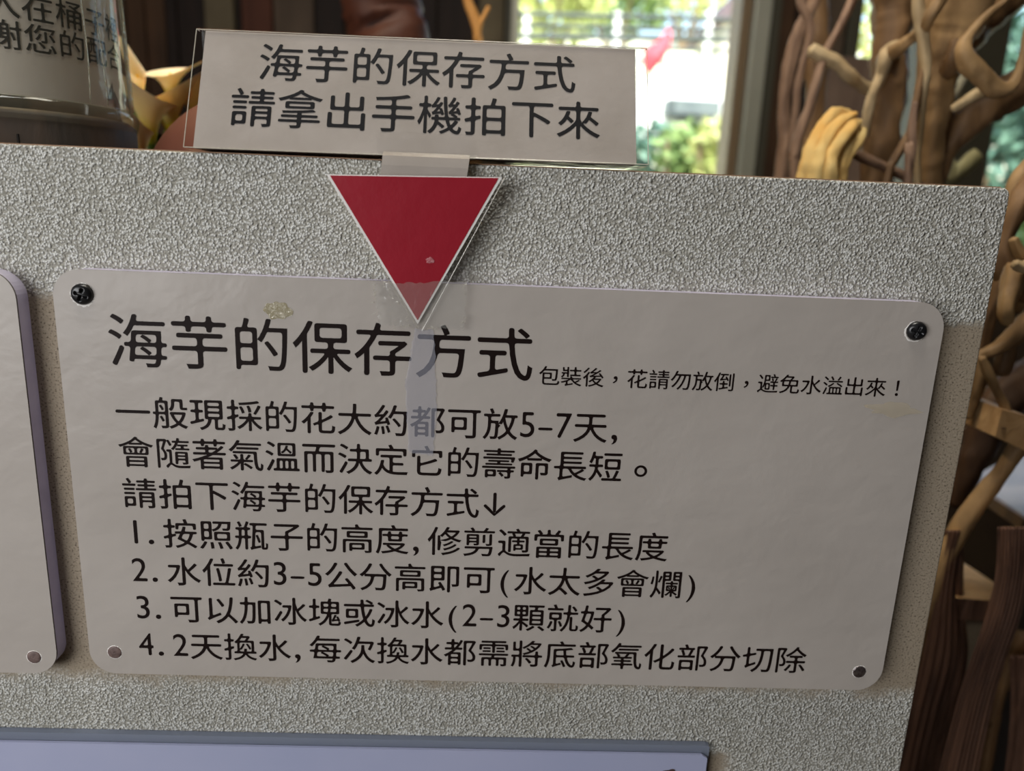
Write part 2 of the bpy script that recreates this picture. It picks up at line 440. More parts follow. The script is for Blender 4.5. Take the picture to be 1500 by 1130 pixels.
for i, (a, c, k) in enumerate(edges):
    x0 = at(a, 60, YB - .02).x; x1 = at(c, 60, YB - .02).x
    d = [0, .012, .004, .009, .006][k]
    link('plank', box_bm(x0 + .002, x1 - .002, YB - .02 - d, YB - .001, 0.05, 2.68, .002), PM[k], wall_back)
for i, (a, c, k) in enumerate([(1136, 1160, 0), (1160, 1204, 2), (1204, 1236, 4)]):
    x0 = at(a, 60, YB - .02).x; x1 = at(c, 60, YB - .02).x
    link('plank', box_bm(x0 + .002, x1 - .002, YB - .026, YB - .001, 0.05, 2.68, .002), PM[k], wall_back)

ALU = noisy('window_aluminium', srgb(176, 176, 160), srgb(190, 188, 172), 4, .4, metal=.2)
TRIMB = mat('window_brown_trim', srgb(134, 112, 84), .6)
TRIMD = mat('window_dark_track', srgb(74, 70, 56), .6)
GLASS = clear_film('window_glass', 0.0, tint=(.97, .99, .97, 1), gloss=.05, rough=.02)
def window(name, x0, x1, parts):
    root = tag(bpy.data.objects.new(name, None), kind='structure'); col.objects.link(root); root.location = (x0, YB, Z_SILL)
    bpy.context.view_layer.update()
    for nm, a, c, ya, yb, m in parts:
        link(nm, box_bm(a, c, ya, yb, Z_SILL, Z_HEAD, .002), m, root)
    link('window_sill', box_bm(x0 - .02, x1 + .02, YB - .03, YB + .1, Z_SILL - .03, Z_SILL, .003), ALU, root)
    link('window_head', box_bm(x0, x1, YB, YB + .1, Z_HEAD - .04, Z_HEAD, .003), ALU, root)
    link('pane', box_bm(x0 + .005, x1 - .005, YB + .05, YB + .054, Z_SILL, Z_HEAD - .04), GLASS, root)
    return root
X = lambda px, Y=YB - .03, py=100: at(px, py, Y).x
window('window_1', wx0, wx1, [
    ('jamb', X(738), X(746), YB - .03, YB + .02, TRIMD), ('frame_post', X(746.5), X(757), YB - .04, YB + .06, ALU),
    ('trim_strip', X(1078), X(1093), YB - .03, YB + .06, TRIMB), ('frame_post', X(1094), X(1118), YB - .05, YB + .06, ALU),
    ('jamb', X(1118.5), X(1136), YB - .03, YB + .05, TRIMD)])
window('window_2', w2x0, w2x1, [('frame_post', w2x0, w2x0 + .03, YB - .02, YB + .06, TRIMD),
    ('mullion', X(1352), X(1458, py=200), YB - .02, YB + .06, TRIMD), ('frame_post', w2x1 - .03, w2x1, YB - .02, YB + .06, TRIMD)])

q0, q1 = at(1200, 82, 1.5), at(1324, 82, 1.5)
structure('trim_1', box_bm(q0.x, q1.x, 1.49, 1.505, 0, q0.z, .002), wood('pinkish_brown_board', srgb(122, 102, 90), srgb(142, 122, 108), (1, 1, .1), 25, .0005, .7))
# ------------------------------------------------------------------ outside, seen blurred through the windows
structure('ground', box_bm(-14, 22, YB + .3, 30, -.5, -.4), noisy('pale_ground', srgb(190, 184, 160), srgb(214, 208, 186), 2, .9))
b = bmesh.new()
vs = [b.verts.new(p) for p in ((-8, 5.2, -.4), (20, 5.2, -.4), (20, 5.4, 1.35), (-8, 5.4, 1.35), (20, 16, 4.6), (-8, 16, 4.6), (20, 16, -.4), (-8, 16, -.4))]
for f in ((0, 1, 2, 3), (3, 2, 4, 5), (1, 6, 4, 2), (0, 3, 5, 7), (5, 4, 6, 7), (0, 7, 6, 1)): b.faces.new([vs[i] for i in f])
structure('hillside', b, noisy('pale_hillside', srgb(214, 214, 192), srgb(176, 188, 140), 1.2, .9, lo=.52, hi=.66))
LEAF = [noisy('leaf_green', srgb(84, 112, 60), srgb(140, 164, 100), 8, .5), noisy('leaf_teal', srgb(60, 92, 84), srgb(110, 146, 128), 8, .5),
        noisy('leaf_yellow', srgb(160, 172, 100), srgb(200, 204, 140), 8, .5)]
TRUNK = noisy('bark', srgb(110, 92, 72), srgb(140, 120, 96), 10, .8)
def bush(name, label, cat, c, rx, rz, n, m, size=.06, base=None, group=None):
    z0 = base if base is not None else c.z - rz
    root = thing(name, label, cat, (c.x, c.y, z0), group)
    V, Fc = [], []
    rnd = random.Random(n + int(c.x * 100))
    for i in range(n):
        while True:
            q = Vector([rnd.uniform(-1, 1) for _ in range(3)])
            if .35 < q.length < 1: break
        p = Vector((c.x + q.x * rx, c.y + q.y * rx * .7, c.z + q.z * rz))
        a = Vector([rnd.uniform(-1, 1) for _ in range(3)]).normalized(); s = a.orthogonal().normalized(); t = a.cross(s)
        l = size * rnd.uniform(.6, 1.3); o = len(V)
        V += [tuple(p - t * l), tuple(p + s * l * .45), tuple(p + t * l), tuple(p - s * l * .45 + a * l * .1)]
        Fc.append((o, o + 1, o + 2, o + 3))
    link('foliage', (V, [], Fc), m, root, kind='stuff')
    bt = bmesh.new()
    for k in range(4):
        a = k * 1.7; tube_bm([(c.x, c.y, z0 - .02, .02 + rx * .03), (c.x + .3 * rx * math.cos(a), c.y + .3 * rx * math.sin(a), (z0 + c.z) / 2, .015 + rx * .02), (c.x + .7 * rx * math.cos(a), c.y + .5 * rx * math.sin(a), c.z + rz * .4, .01)], 6, bm=bt)
    link('stem', bt, TRUNK, root)
    return root
for (x, y, Y, r, k, lb, n) in [(962, 226, 4.75, .25, 1, 'dark teal green bush outside the window, beside the white strip card', 420), (1010, 228, 4.3, .22, 0, 'bright green bush outside the window, near the middle of its lower edge', 300),
                            (1058, 222, 3.85, .20, 2, 'yellow green bush outside the window, nearest its right frame', 260), (1300, 62, 5.0, .5, 2, 'sunlit yellow green bush glimpsed above the driftwood', 600),
                            (1530, 170, 3.9, .62, 1, 'blue green bush seen at the right edge behind the driftwood', 3200), (1560, 400, 2.7, .40, 0, 'low green shrub just beyond the right edge of the stucco panel', 1800)]:
    c = at(x, y, Y); bush('bush', lb, 'bush', c, r, r * .9, n, LEAF[k], .05, base=-.4)
for (x, y, Y, r, k, lb) in [(800, -12, 9.5, .8, 2, 'pale sunlit tree at the top left of the window'), (905, -16, 12, .9, 0, 'green tree at the top middle of the window, above the railing'), (1010, -40, 14.5, 1.0, 2, 'yellow green tree at the top right of the window')]:
    c = at(x, y, Y); bush('tree', lb, 'tree', c, r, r * .8, 700, LEAF[k], .12, base=1.35 + (Y - 5.4) * .306 - .05)
RAIL = mat('rail_grey', srgb(52, 62, 62), .6); WHITE = mat('white_paint', srgb(236, 238, 240), .5); GREY = noisy('roof_grey', srgb(84, 94, 98), srgb(104, 114, 116), 3, .6)
fr = thing('railing', 'grey horizontal railing crossing the bright hillside outside the window', 'railing', at(900, 60, 7.5))
for (ya, yb2, r) in ((20, 30, 3.4), (37, 46, 3.0), (53, 57, 4.2), (70, 74, 2.4)):
    p, q = at(690, ya - 2, 7.5), at(1180, yb2 + 2, 7.5); rr = r * 7.8 / F
    link('rail', tube_bm([(*p, rr), (*q, rr)], 8), RAIL, fr)
for x in (772, 905, 1040):
    p, q = at(x, 18, 7.52), at(x + 1, 110, 7.52)
    link('post', box_bm(p.x - .03, p.x + .03, 7.49, 7.55, q.z - .5, p.z), WHITE, fr)
hs = thing('shed', 'low white shed with a grey roof outside the window, right of the card', 'shed', at(1010, 175, 6.4))
p, q = at(975, 150, 6.4), at(1050, 172, 6.4)
link('shed_roof', box_bm(p.x, q.x, 6.3, 7.0, q.z, p.z + .02, .01), GREY, hs)
p2, q2 = at(945, 118, 6.5), at(1062, 200, 6.5)
link('shed_wall', box_bm(p2.x, q2.x, 6.5, 7.1, q2.z - .4, p2.z, .01), WHITE, hs)
link('shed_step', box_bm(at(985, 185, 6.2).x, at(1045, 185, 6.2).x, 6.2, 6.45, at(1000, 205, 6.2).z, at(1000, 180, 6.2).z, .01), GREY, hs)
um = thing('parasol', 'folded red parasol on a dark slanting pole outside the window', 'parasol', at(940, 130, 6.0))
link('pole', tube_bm(px_path([(988, 28, 3.0, 6.0), (968, 78, 2.6, 6.0), (944, 122, 2.4, 6.0)]), 8), mat('dark_pole', srgb(58, 52, 58), .5), um)
link('canopy', tube_bm(px_path([(980, 44, 3, 5.97), (972, 66, 9, 5.97), (955, 84, 15, 5.97), (950, 104, 6, 5.97)]), 12, ridges=.12), mat('red_canvas', srgb(226, 70, 84), .7), um)
rf = thing('house', 'dark roofed house corner at the top right of the window', 'house', at(1080, 20, 9.0))
p, q = at(1048, 30, 9), at(1130, 30, 9)
b = prism_bm([(p.x, p.z), (q.x, p.z), (q.x, p.z + .75), (p.x + .32, p.z + .4)], 9, 10.5)
link('roof', b, mat('roof_lilac_brown', srgb(92, 78, 84), .8), rf)
link('house_wall', box_bm(p.x + .15, q.x, 9.1, 10.4, p.z - .8, p.z), mat('pale_render', srgb(214, 208, 196), .8), rf)

# ------------------------------------------------------------------ stucco panel
PY = .009; PX1 = .2250; PZ = G + .1521
panel = thing('stucco_panel', 'pale grey textured stucco panel carrying the flower care signs', 'panel', (-.3, PY, 0))
def panel_bm():
    r = .0035; x0 = -1.3
    P = [(x0, 0), (PX1, 0), (PX1, PZ - r)] + [(PX1 - r + r * math.cos(a), PZ - r + r * math.sin(a)) for a in [PI / 2 * i / 6 for i in range(1, 7)]] + [(x0, PZ)]
    b = prism_bm(P, PY, PY + .024)
    es = [e for e in b.edges if all(abs(v.co.y - PY) < 1e-5 for v in e.verts) and e.is_manifold and not all(v.co.z < .01 for v in e.verts)]
    bmesh.ops.bevel(b, geom=es, offset=.0008, segments=2, affect='EDGES', profile=.5)
    return b
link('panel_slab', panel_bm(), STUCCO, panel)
link('top_edging', box_bm(-1.3, PX1 - .004, PY + .0012, PY + .0228, PZ, PZ + .0005, 0), mat('worn_brown_edge', srgb(150, 118, 92), .8), panel, label='thin worn brown edge along the top')

# ------------------------------------------------------------------ signs
def fn(x, z): return Vector((x, 0, z))
def screw_bm(r, h, cross=True):
    """pan head facing -Y with a cross recess"""
    b = bmesh.new(); n = 48; m = 14; rings = []
    for k in range(m + 1):
        q = k / m; rr = r * q; ring = []
        for i in range(n):
            a = 2 * PI * i / n; x, z = rr * math.cos(a), rr * math.sin(a)
            y = -h * math.sqrt(max(0, 1 - (q ** 2.6)))
            if cross:
                d = min(abs(x), abs(z)); l = max(abs(x), abs(z))
                if d < r * .13 and l < r * .62: y += h * .75
            ring.append(b.verts.new((x, y, z)))
        rings.append(ring)
    for A, B in zip(rings[1:], rings[2:]):
        for i in range(n): b.faces.new((A[i], A[(i + 1) % n], B[(i + 1) % n], B[i]))
    c = b.verts.new((0, -h * .25, 0))
    for i in range(n): b.faces.new((rings[1][(i + 1) % n], rings[1][i], c))
    for v in rings[0]: b.verts.remove(v)
    base = [b.verts.new((r * math.cos(2 * PI * i / n), h * .25, r * math.sin(2 * PI * i / n))) for i in range(n)]
    for i in range(n): b.faces.new((rings[-1][i], rings[-1][(i + 1) % n], base[(i + 1) % n], base[i]))
    b.faces.new(base); bmesh.ops.recalc_face_normals(b, faces=b.faces); return b
def place_bm(b, loc, rx=0, ry=0, rz=0):
    M = Matrix.Translation(loc) @ Matrix.Rotation(rz, 4, 'Z') @ Matrix.Rotation(rx, 4, 'X') @ Matrix.Rotation(ry, 4, 'Y')
    bmesh.ops.transform(b, matrix=M, verts=b.verts); return b
def ragged_ring(cx, cz, r, y, seed):
    b = bmesh.new(); rnd = random.Random(seed); n = 40; I, O = [], []
    for i in range(n):
        a = 2 * PI * i / n; k = rnd.uniform(1.06, 1.24)
        I.append(b.verts.new((cx + r * .97 * math.cos(a), y, cz + r * .97 * math.sin(a)))); O.append(b.verts.new((cx + r * k * math.cos(a), y + .0002, cz + r * k * math.sin(a))))
    for i in range(n): b.faces.new((I[i], I[(i + 1) % n], O[(i + 1) % n], O[i]))
    return b
def board(root, x0, x1, z0, z1, r=.0125):
    link('backing_board', prism_bm(rrect(x0 + .0003, x1 - .0002, z0 + .0004, z1 - .0001, r), .0010, PY), BOARD, root, label='lilac white edge of the backing board')
    link('face_sheet', prism_bm(rrect(x0, x1, z0, z1, r), 0.0, .0009, 1), [LAM, EDGE], root)
def cap(root, x, z, r, m, seed, lb=None):
    s = link('fixing', place_bm(screw_bm(r, .0006, False), (x, -.0001, z)), m, root, True, label=lb)
    sub('torn_rim', ragged_ring(x, z, r, -.00012, seed), PALE, s)

sg = thing('care_sign', 'large glossy white sign of black Chinese text about keeping the flowers', 'sign', (0, 0, G - .1))
board(sg, -.2, .2, G - .1003, G + .1003)
U0 = -.2; V0 = G + .1003
def on_sign(u, v): return (U0 + u, -.00012, V0 + v)
ROWS = [('\uFA45芋的保存方式', .0216, .0308, .0274), ('包裝後，花請勿放倒，避免水溢出來！', .2156, .0402, .01015),
        ('一般現採的花大約都可放5-7天,', .0222, .0641, .01685), ('會隨著氣溫而決定它的壽命長短。', .0222, .0834, .01685),
        ('請拍下\uFA45芋的保存方式↓', .0224, .1038, .01685), ('1.按照瓶子的高度,修剪適當的長度', .0232, .1238, .01680),
        ('2.水位約3-5公分高即可(水太多會爛)', .0236, .1436, .01680), ('3.可以加冰塊或冰水(2-3顆就好)', .0238, .1636, .01680),
        ('4.2天換水,每次換水都需將底部氧化部分切除', .0238, .1840, .01680)]
for i, (s, u, v, em) in enumerate(ROWS):
    link('lettering', text_line(s, u, -v, em, on_sign), INK, sg, label=['large heading row of characters', 'small note beside the heading'][i] if i < 2 else None)
for (x, z, r, tilt, lb) in [(-.1869, G + .0895, .0047, .10, None), (.1872, G + .0872, .0044, -.22, None)]:
    s = link('screw', place_bm(screw_bm(r, .0021), (x, -.0007, z), rx=.08, rz=tilt, ry=.35), BLACK, sg, True, label='black cross head screw')
    sub('torn_rim', ragged_ring(x - .0003, z - .0004, r, -.00015, 5 if x < 0 else 9), PALE, s)
cap(sg, -.1877, G - .0883, .0034, COPPER, 3, 'brown countersunk fixing')
cap(sg, .1880, G - .0896, .0034, STEEL, 4, 'shiny metal fixing')
# dried glue marks on the print
GLUE = clear_film('dried_glue', .35, gloss=.25, rough=.25, haze_col=srgb(196, 184, 132), bd=.003, bs=500)
def blot(cx, cz, rx, rz, seed, y=-.0002):
    b = bmesh.new(); rnd = random.Random(seed); c = b.verts.new((cx, y - .0002, cz)); n = 30; R_ = []
    for i in range(n):
        a = 2 * PI * i / n; k = .75 + .35 * noise.noise(Vector((math.cos(a) * 1.7 + seed, math.sin(a) * 1.7, 0))) + rnd.uniform(0, .12)
        R_.append(b.verts.new((cx + rx * k * math.cos(a), y, cz + rz * k * math.sin(a))))
    for i in range(n): b.faces.new((R_[i], R_[(i + 1) % n], c))
    return b
p = at(408, 455, 0); link('glue_mark', blot(p.x, p.z, .0068, .0052, 2), GLUE, sg, label='small shiny yellowish glue mark')
SMEAR = clear_film('dull_smear', .32, gloss=.01, rough=.4, haze_col=srgb(226, 212, 180), bd=.002, bs=400)
p = at(1307, 600, 0); link('glue_mark', blot(p.x, p.z, .015, .0042, 8), SMEAR, sg, label='faint cream coloured smear')

ls = thing('left_sign', 'glossy white sign cut off by the left edge, lilac board edge showing', 'sign', (-.42, 0, G - .1))
board(ls, -.62, -.2162, G - .1012, G + .0985)
p = at(50, 963, 0); cap(ls, p.x, p.z, .0034, COPPER, 13, 'brown countersunk fixing')

# lower sheet in its clear holder
PLILAC = noisy('lilac_white_sheet', srgb(172, 178, 208), srgb(180, 184, 212), 8, .5)
lo = thing('lower_sheet', 'pale lilac sheet in a clear holder along the bottom edge', 'sign', (-.2, 0, G - .3))
zt = G - .1397
link('sheet', prism_bm([(-.55, G - .34), (.1158, G - .34), (.1160, zt - .0062), (.1130, zt - .0042), (-.55, zt - .0046)], .0030, .0046), PLILAC, lo)
HOLD = clear_film('acrylic_holder', .45, tint=(.92, .95, .99, 1), gloss=.08, rough=.1, haze_col=srgb(160, 168, 186))
link('clear_holder', prism_bm([(-.56, G - .345), (.1172, G - .345), (.1172, zt - .0006), (.1155, zt), (-.56, zt)], .0050, PY - .0004), HOLD, lo, label='clear acrylic back plate')
link('printed_mark', blot(at(983, 1134, .003).x, at(983, 1134, .003).z, .006, .0035, 4, .0028), mat('print_dark', srgb(80, 62, 60), .5), lo, label='top of a small dark printed picture')

# ------------------------------------------------------------------ strip card with its flap and red arrow
t = .4164; roll = .0065
o = Vector((-.1384, .008, G + .1537)); ux = Vector((math.cos(roll), .0035, math.sin(roll))).normalized()
up = Vector((-math.sin(roll) * math.cos(t), math.sin(t), math.cos(t) * math.cos(roll))); nn = ux.cross(up)    # nn points to the front
if nn.y > 0: nn = -nn
SW, SH = .1932, .0568
card = thing('strip_card', 'white folded strip card with two rows of Chinese text standing on the panel', 'sign', (-.04, .02, PZ))
B1 = Vector((0, .030, -.0011))
def quadprism(e, x0, x1, off, mats, idx=None):
    """four-sided folded card: face, top, back, underside"""
    b = bmesh.new(); Pn = []
    for x in (x0, x1):
        f0 = o + ux * x + nn * off - up * off; f1 = o + ux * x + up * (SH + off) + nn * off
        k1 = f1 + Vector((0, .0035 + 2 * off, 0)); k0 = o + ux * x + Vector((0, .030 + 2 * off, -.0004 - off))
        Pn.append([b.verts.new(v) for v in (f0, f1, k1, k0)])
    for i in range(4):
        f = b.faces.new((Pn[0][i], Pn[1][i], Pn[1][(i + 1) % 4], Pn[0][(i + 1) % 4])); f.material_index = 1 if (idx and i == 3) else 0
    if e: b.faces.new(Pn[0]); b.faces.new(list(reversed(Pn[1])))
    return b
b = quadprism(True, 0, SW, 0, None, True); bmesh.ops.recalc_face_normals(b, faces=b.faces)
link('folded_paper', b, [PAPER, UNDER], card)
slv = link('clear_sleeve', quadprism(False, -.0038, SW + .0052, .0007, None), FILM, card, label='clear plastic sleeve around the paper')
b = bmesh.new()
for x in (-.0038, SW + .0052):
    q0 = o + ux * x + nn * .0007; q1 = q0 + up * SH
    tube_bm([(*q0, .00022), (*q1, .00022)], 6, bm=b)
    tube_bm([(*q1, .00022), (*(q1 + Vector((0, .0035, 0))), .00022)], 6, bm=b)
for h in (0, SH): 
    q0 = o + ux * -.0038 + up * h + nn * .0007; q1 = o + ux * (SW + .0052) + up * h + nn * .0007
    tube_bm([(*q0, .00020), (*q1, .00020)], 6, bm=b)
sub('sleeve_edge', b, FILM_EDGE, slv)
def on_card(u, v): return o + ux * u + up * v + nn * .00018
link('lettering', text_line('\uFA45芋的保存方式', .0243, .0426, .0203, on_card), INK2, card)
link('lettering', text_line('請拿出手機拍下來', .0136, .0202, .0205, on_card), INK2, card)
# flap going down to the red arrow
def face_strip(pts, wl, wr, thick=.0003):
    b = bmesh.new(); A = []
    for (yz, xl, xr) in pts:
        y, z = yz; A.append((b.verts.new((xl, y, z)), b.verts.new((xr, y, z)), b.verts.new((xr, y + thick, z)), b.verts.new((xl, y + thick, z))))
    for P0, P1 in zip(A, A[1:]):
        for i in range(4): b.faces.new((P0[i], P0[(i + 1) % 4], P1[(i + 1) % 4], P1[i]))
    b.faces.new(A[0]); b.faces.new(list(reversed(A[-1]))); bmesh.ops.recalc_face_normals(b, faces=b.faces); return b
ft = o + up * .0022 + nn * .0004
link('paper_flap', face_strip([((ft.y - .0006, ft.z), -.0562, -.0186), ((.0035, G + .1540), -.0560, -.0186), ((.0020, G + .1500), -.0562, -.0190), ((.0012, G + .1451), -.0568, -.0196)], 0, 0), PAPER, card, label='plain white flap below the card')
f2 = o + up * .0115 + nn * .0010
fl = link('clear_sleeve', face_strip([((f2.y, f2.z), -.0600, -.0172), ((ft.y - .0016, ft.z), -.0588, -.0155), ((.0028, G + .1540), -.0585, -.0160), ((.0012, G + .1500), -.0585, -.0166), ((.0006, G + .1455), -.0588, -.0172)], 0, 0, .0002), FILM, card, label='clear film over the flap')

ar = thing('red_arrow', 'laminated red triangle pointing down, taped between card and sign', 'arrow', (-.0405, -.002, G + .083))
A_, B_, C_ = (-.0772, G + .1444), (-.0058, G + .1463), (-.0396, G + .0838)
def tri(off, drop, y0, y1):
    cx = (A_[0] + B_[0] + C_[0]) / 3; cz = (A_[1] + B_[1] + C_[1]) / 3; P = []
    for q, (k, e) in zip((A_, B_, C_), ((off, 0), (off, 0), (off, 1))):
        v = Vector((q[0] - cx, q[1] - cz)); v = v.normalized() * (v.length + k * (2.0)); P.append((cx + v.x, min(cz + v.y, q[1] + (.0004 if not e else 9))))
    return prism_bm(P, y0, y1)
# leaning: the arrow stands a little off the panel at the top and meets the sign at its tip
def lean(b, k=.0):
    for v in b.verts: v.co.y += (v.co.z - (G + .0838)) * k
    return b
link('red_print', lean(tri(0, 0, -.0022, -.0020), -.02), RED, ar)
link('white_border', lean(tri(.0009, 0, -.0020, -.0017), -.02), PALE, ar, label='narrow white border')
b = lean(tri(.0026, 0, -.0017, -.0015), -.02)
lf = link('laminate_film', b, FILM, ar, label='clear laminated margin')
b = bmesh.new(); P = [v for v in ((-.0815, G + .1446), (-.0396, G + .0790), (-.0012, G + .1466))]
for p0, p1 in ((P[0], P[1]), (P[1], P[2])): tube_bm([(p0[0] + .002, -.0018 - (p0[1] - G - .0838) * .02, p0[1], .00018), (p1[0] - (.002 if p1 is P[2] else 0), -.0018 - (p1[1] - G - .0838) * .02, p1[1] + (.0012 if p1 is P[1] else 0), .00018)], 6, bm=b)
sub('film_edge', b, FILM_EDGE, lf)
b = blot(-.0345, G + .1105, .0022, .0018, 21, -.0031); link('painted_glint', b, clear_film('painted_glint', .45, gloss=.1, rough=.3, haze_col=srgb(225, 150, 155), bd=.002, bs=600), ar, label='small pale glint painted on the red')  # pale blot paints a reflected glint on the laminate
# tape over the tip; below it a painted reflection streak down the sign
def tape_or_streak_bm(px, y=-.0026, jag=.0006, seed=1, n=22):
    rnd = random.Random(seed); P = [at(x, yy, y) for x, yy in px]; L = []
    for i in range(len(P)):
        a, c = P[i], P[(i + 1) % len(P)]
        for k in range(n):
            q = a.lerp(c, k / n); L.append((q.x + rnd.uniform(-jag, jag), q.z + rnd.uniform(-jag, jag)))
    b = bmesh.new(); b.faces.new([b.verts.new((x, y, z)) for x, z in L]); return b
link('tape', tape_or_streak_bm([(546, 416), (684, 412), (680, 484), (640, 480), (556, 476)], -.0030, .0005, 3), TAPE, ar, label='clear crinkled tape over the tip')
link('tape', tape_or_streak_bm([(607, 482), (636, 484), (640, 600), (634, 668), (598, 664), (594, 560)], -.0005, .0004, 5), HAZY, ar, label='hazy strip painting a reflection streak down the sign')  # painted reflection streak, not tape
b = bmesh.new(); rnd = random.Random(4)
for (x0, y0, x1, y1) in ((549, 410, 547, 474), (563, 412, 598, 470), (682, 415, 680, 478), (575, 478, 640, 479)):
    for k in range(16):
        tt = rnd.random(); x = x0 + (x1 - x0) * tt + rnd.uniform(-3, 3); y = y0 + (y1 - y0) * tt + rnd.uniform(-3, 3); a = rnd.uniform(0, PI); l = rnd.uniform(1.5, 4)
        p = at(x, y, -.0034); q = at(x + l * math.cos(a), y + l * math.sin(a), -.0032)
        tube_bm([(*p, .00020), (*q, .00012)], 4, bm=b)
link('crinkle', b, FILM_EDGE, ar, kind='stuff')

# ------------------------------------------------------------------ counter and what stands on it
CT = G + .06
ct = thing('counter', 'dark wooden counter behind the stucco panel', 'counter', (-.55, .35, 0))
link('countertop', box_bm(-1.3, .17, PY + .026, .62, CT - .03, CT, .003), DARKW, ct)
link('counter_body', box_bm(-1.28, .14, PY + .05, .60, 0, CT - .03, .002), DARKW, ct)

JY = .125; p_ax = at(20, 100, JY); p_ed = at(186, 100, JY)
JR = (p_ed - p_ax).length * .935; JX = p_ax.x
JA = math.atan2(CAM.y - JY, CAM.x - JX)           # the side of the jar that faces the viewer
pz = lambda y: at(100, y, JY - JR * .9).z
z_rim = pz(157)                                   # bottom of the glass body
st = thing('round_stand', 'dark weathered round wooden stand under the labelled jar', 'stand', (JX, JY, CT))
b = lathe_bm([(JR * 1.00, 0), (JR * 1.02, .004), (JR * 1.02, z_rim - CT - .004), (JR * .96, z_rim - CT - .001)], (JX, JY, CT), 64)
link('stand_block', b, STANDW, st, True)
sb = bmesh.new()
for a in (JA - .02,): 
    x, y = JX + JR * 1.021 * math.cos(a), JY + JR * 1.021 * math.sin(a); box_bm(x - .0004, x + .0004, y - .0006, y + .0006, CT + .01, z_rim - .014, bm=sb)
link('seam', sb, mat('seam_dark', srgb(24, 18, 14), .9), st, label='dark vertical seam')
jar = thing('glass_jar', 'clear glass jar with a printed paper label, cut off at the left', 'jar', (JX, JY, z_rim - .01))
JG = clear_film('jar_glass', .05, tint=(.93, .94, .90, 1), gloss=.03, rough=.06, haze_col=srgb(210, 205, 180), bd=.0008, bs=45)
zj = z_rim
b = lathe_bm([(JR * .99, .004), (JR * .985, .02), (JR * .965, .05), (JR * .95, .09), (JR * .95, .26), (JR * .8, .30)], (JX, JY, zj), 96, close=False)
link('jar_wall', b, JG, jar, True)
SOLID = mat('thick_glass', (.82, .86, .78, 1), .05, 0, .5); bsdf(SOLID).inputs['Transmission Weight'].default_value = .9; bsdf(SOLID).inputs['IOR'].default_value = 1.45
b = lathe_bm([(JR * .94, -.0095), (JR * 1.0, -.009), (JR * 1.035, -.004), (JR * 1.05, .001), (JR * 1.03, .004), (JR * .99, .0055)], (JX, JY, zj), 96, close=False)
link('foot_ring', b, JG, jar, True, label='thick rounded glass foot')
LP = noisy('label_paper', srgb(200, 192, 184), srgb(190, 180, 172), 20, .7)
LR = JR * .925
def cyl(u, z, r=LR):
    a = JA + u / r
    return Vector((JX + r * math.cos(a), JY + r * math.sin(a), z))
lbz = at(20, 137, JY - LR).z
b = bmesh.new(); n = 60; A = []
for i in range(n + 1):
    u = -.11 + (.11 + LR * 1.32) * i / n; A.append((b.verts.new(cyl(u, lbz)), b.verts.new(cyl(u, lbz + .13))))
for q0, q1 in zip(A, A[1:]): b.faces.new((q0[0], q1[0], q1[1], q0[1]))
lab = link('paper_label', b, LP, jar, True)
em = LR * .283
z2 = at(20, 47, JY - LR).z; z1 = at(20, -1, JY - LR).z
for s, z in (('謝您的配合', z2), ('入在桶子裡', z1)):
    u0 = .242 * LR - em * 1.5
    sub('lettering', text_line(s, u0 + (0), z, em, lambda u, v: cyl(u, v, LR + .0004), bend=True), INK2, lab)
# small printed emblem at the label's foot: a wedge and a leaning block
MK = mat('emblem_grey', srgb(92, 84, 82), .6)
uz = at(150, 128, JY - LR * .6); ua = 1.02 * LR; zz = uz.z - .001
b = bmesh.new()
for tri_ in ([(-.0075, -.003), (-.001, .008), (.0006, -.001)], [(.0004, .004), (.008, -.004), (.0035, -.0105), (-.0004, -.001)]):
    b.faces.new([b.verts.new(cyl(ua + x, zz + z, LR + .0005)) for x, z in tri_])
sub('emblem', b, MK, lab, label='small dark wedge shaped emblem')
# bright rim light catching the film wrapped on the jar: vertical film folds
b = bmesh.new()
for (u, r) in ((1.33, .0010), (1.40, .0013), (1.27, .0003), (.80, .0003), (.62, .0003)):
    a = JA + u; path = []
    for k in range(9):
        zq = zj + .006 + k * .022; rr = JR * (.99 - min(.04, (zq - zj) * .5)); a2 = a + .015 * math.sin(k * 1.7 + u * 9)
        path.append((JX + rr * math.cos(a2), JY + rr * math.sin(a2), zq, r))
    tube_bm(catmull(path, 3), 6, bm=b)
link('film_folds', b, clear_film('film_fold', .25, gloss=.35, rough=.12, haze_col=srgb(225, 225, 190), bd=.002, bs=200), jar, True, label='wrinkled clear film along the right side')

CLAY = noisy('red_brown_clay', srgb(98, 56, 42), srgb(112, 66, 50), 12, .5)
def lathe_thing(nm, lb, cat, prof, c, m, part='body'):
    r = thing(nm, lb, cat, c); link(part, lathe_bm(prof, c, 64), m, r, True); return r
pc = at(392, 312, .17)
kr = 166 * depth(pc) / F
pot_c = (pc.x, pc.y, CT)
prof = [(.6 * kr, 0)] + [(kr * math.cos(a), (pc.z - CT) + kr * math.sin(a)) for a in [math.radians(d) for d in range(-30, 66, 6)] if (pc.z - CT) + kr * math.sin(a) > 0.002] + [(kr * .36, (pc.z - CT) + kr * .93), (kr * .30, (pc.z - CT) + kr * .90), (kr * .05, (pc.z - CT) + kr * .5)]
lathe_thing('clay_pot', 'round reddish brown clay pot half hidden behind the strip card', 'pot', prof, pot_c, CLAY)

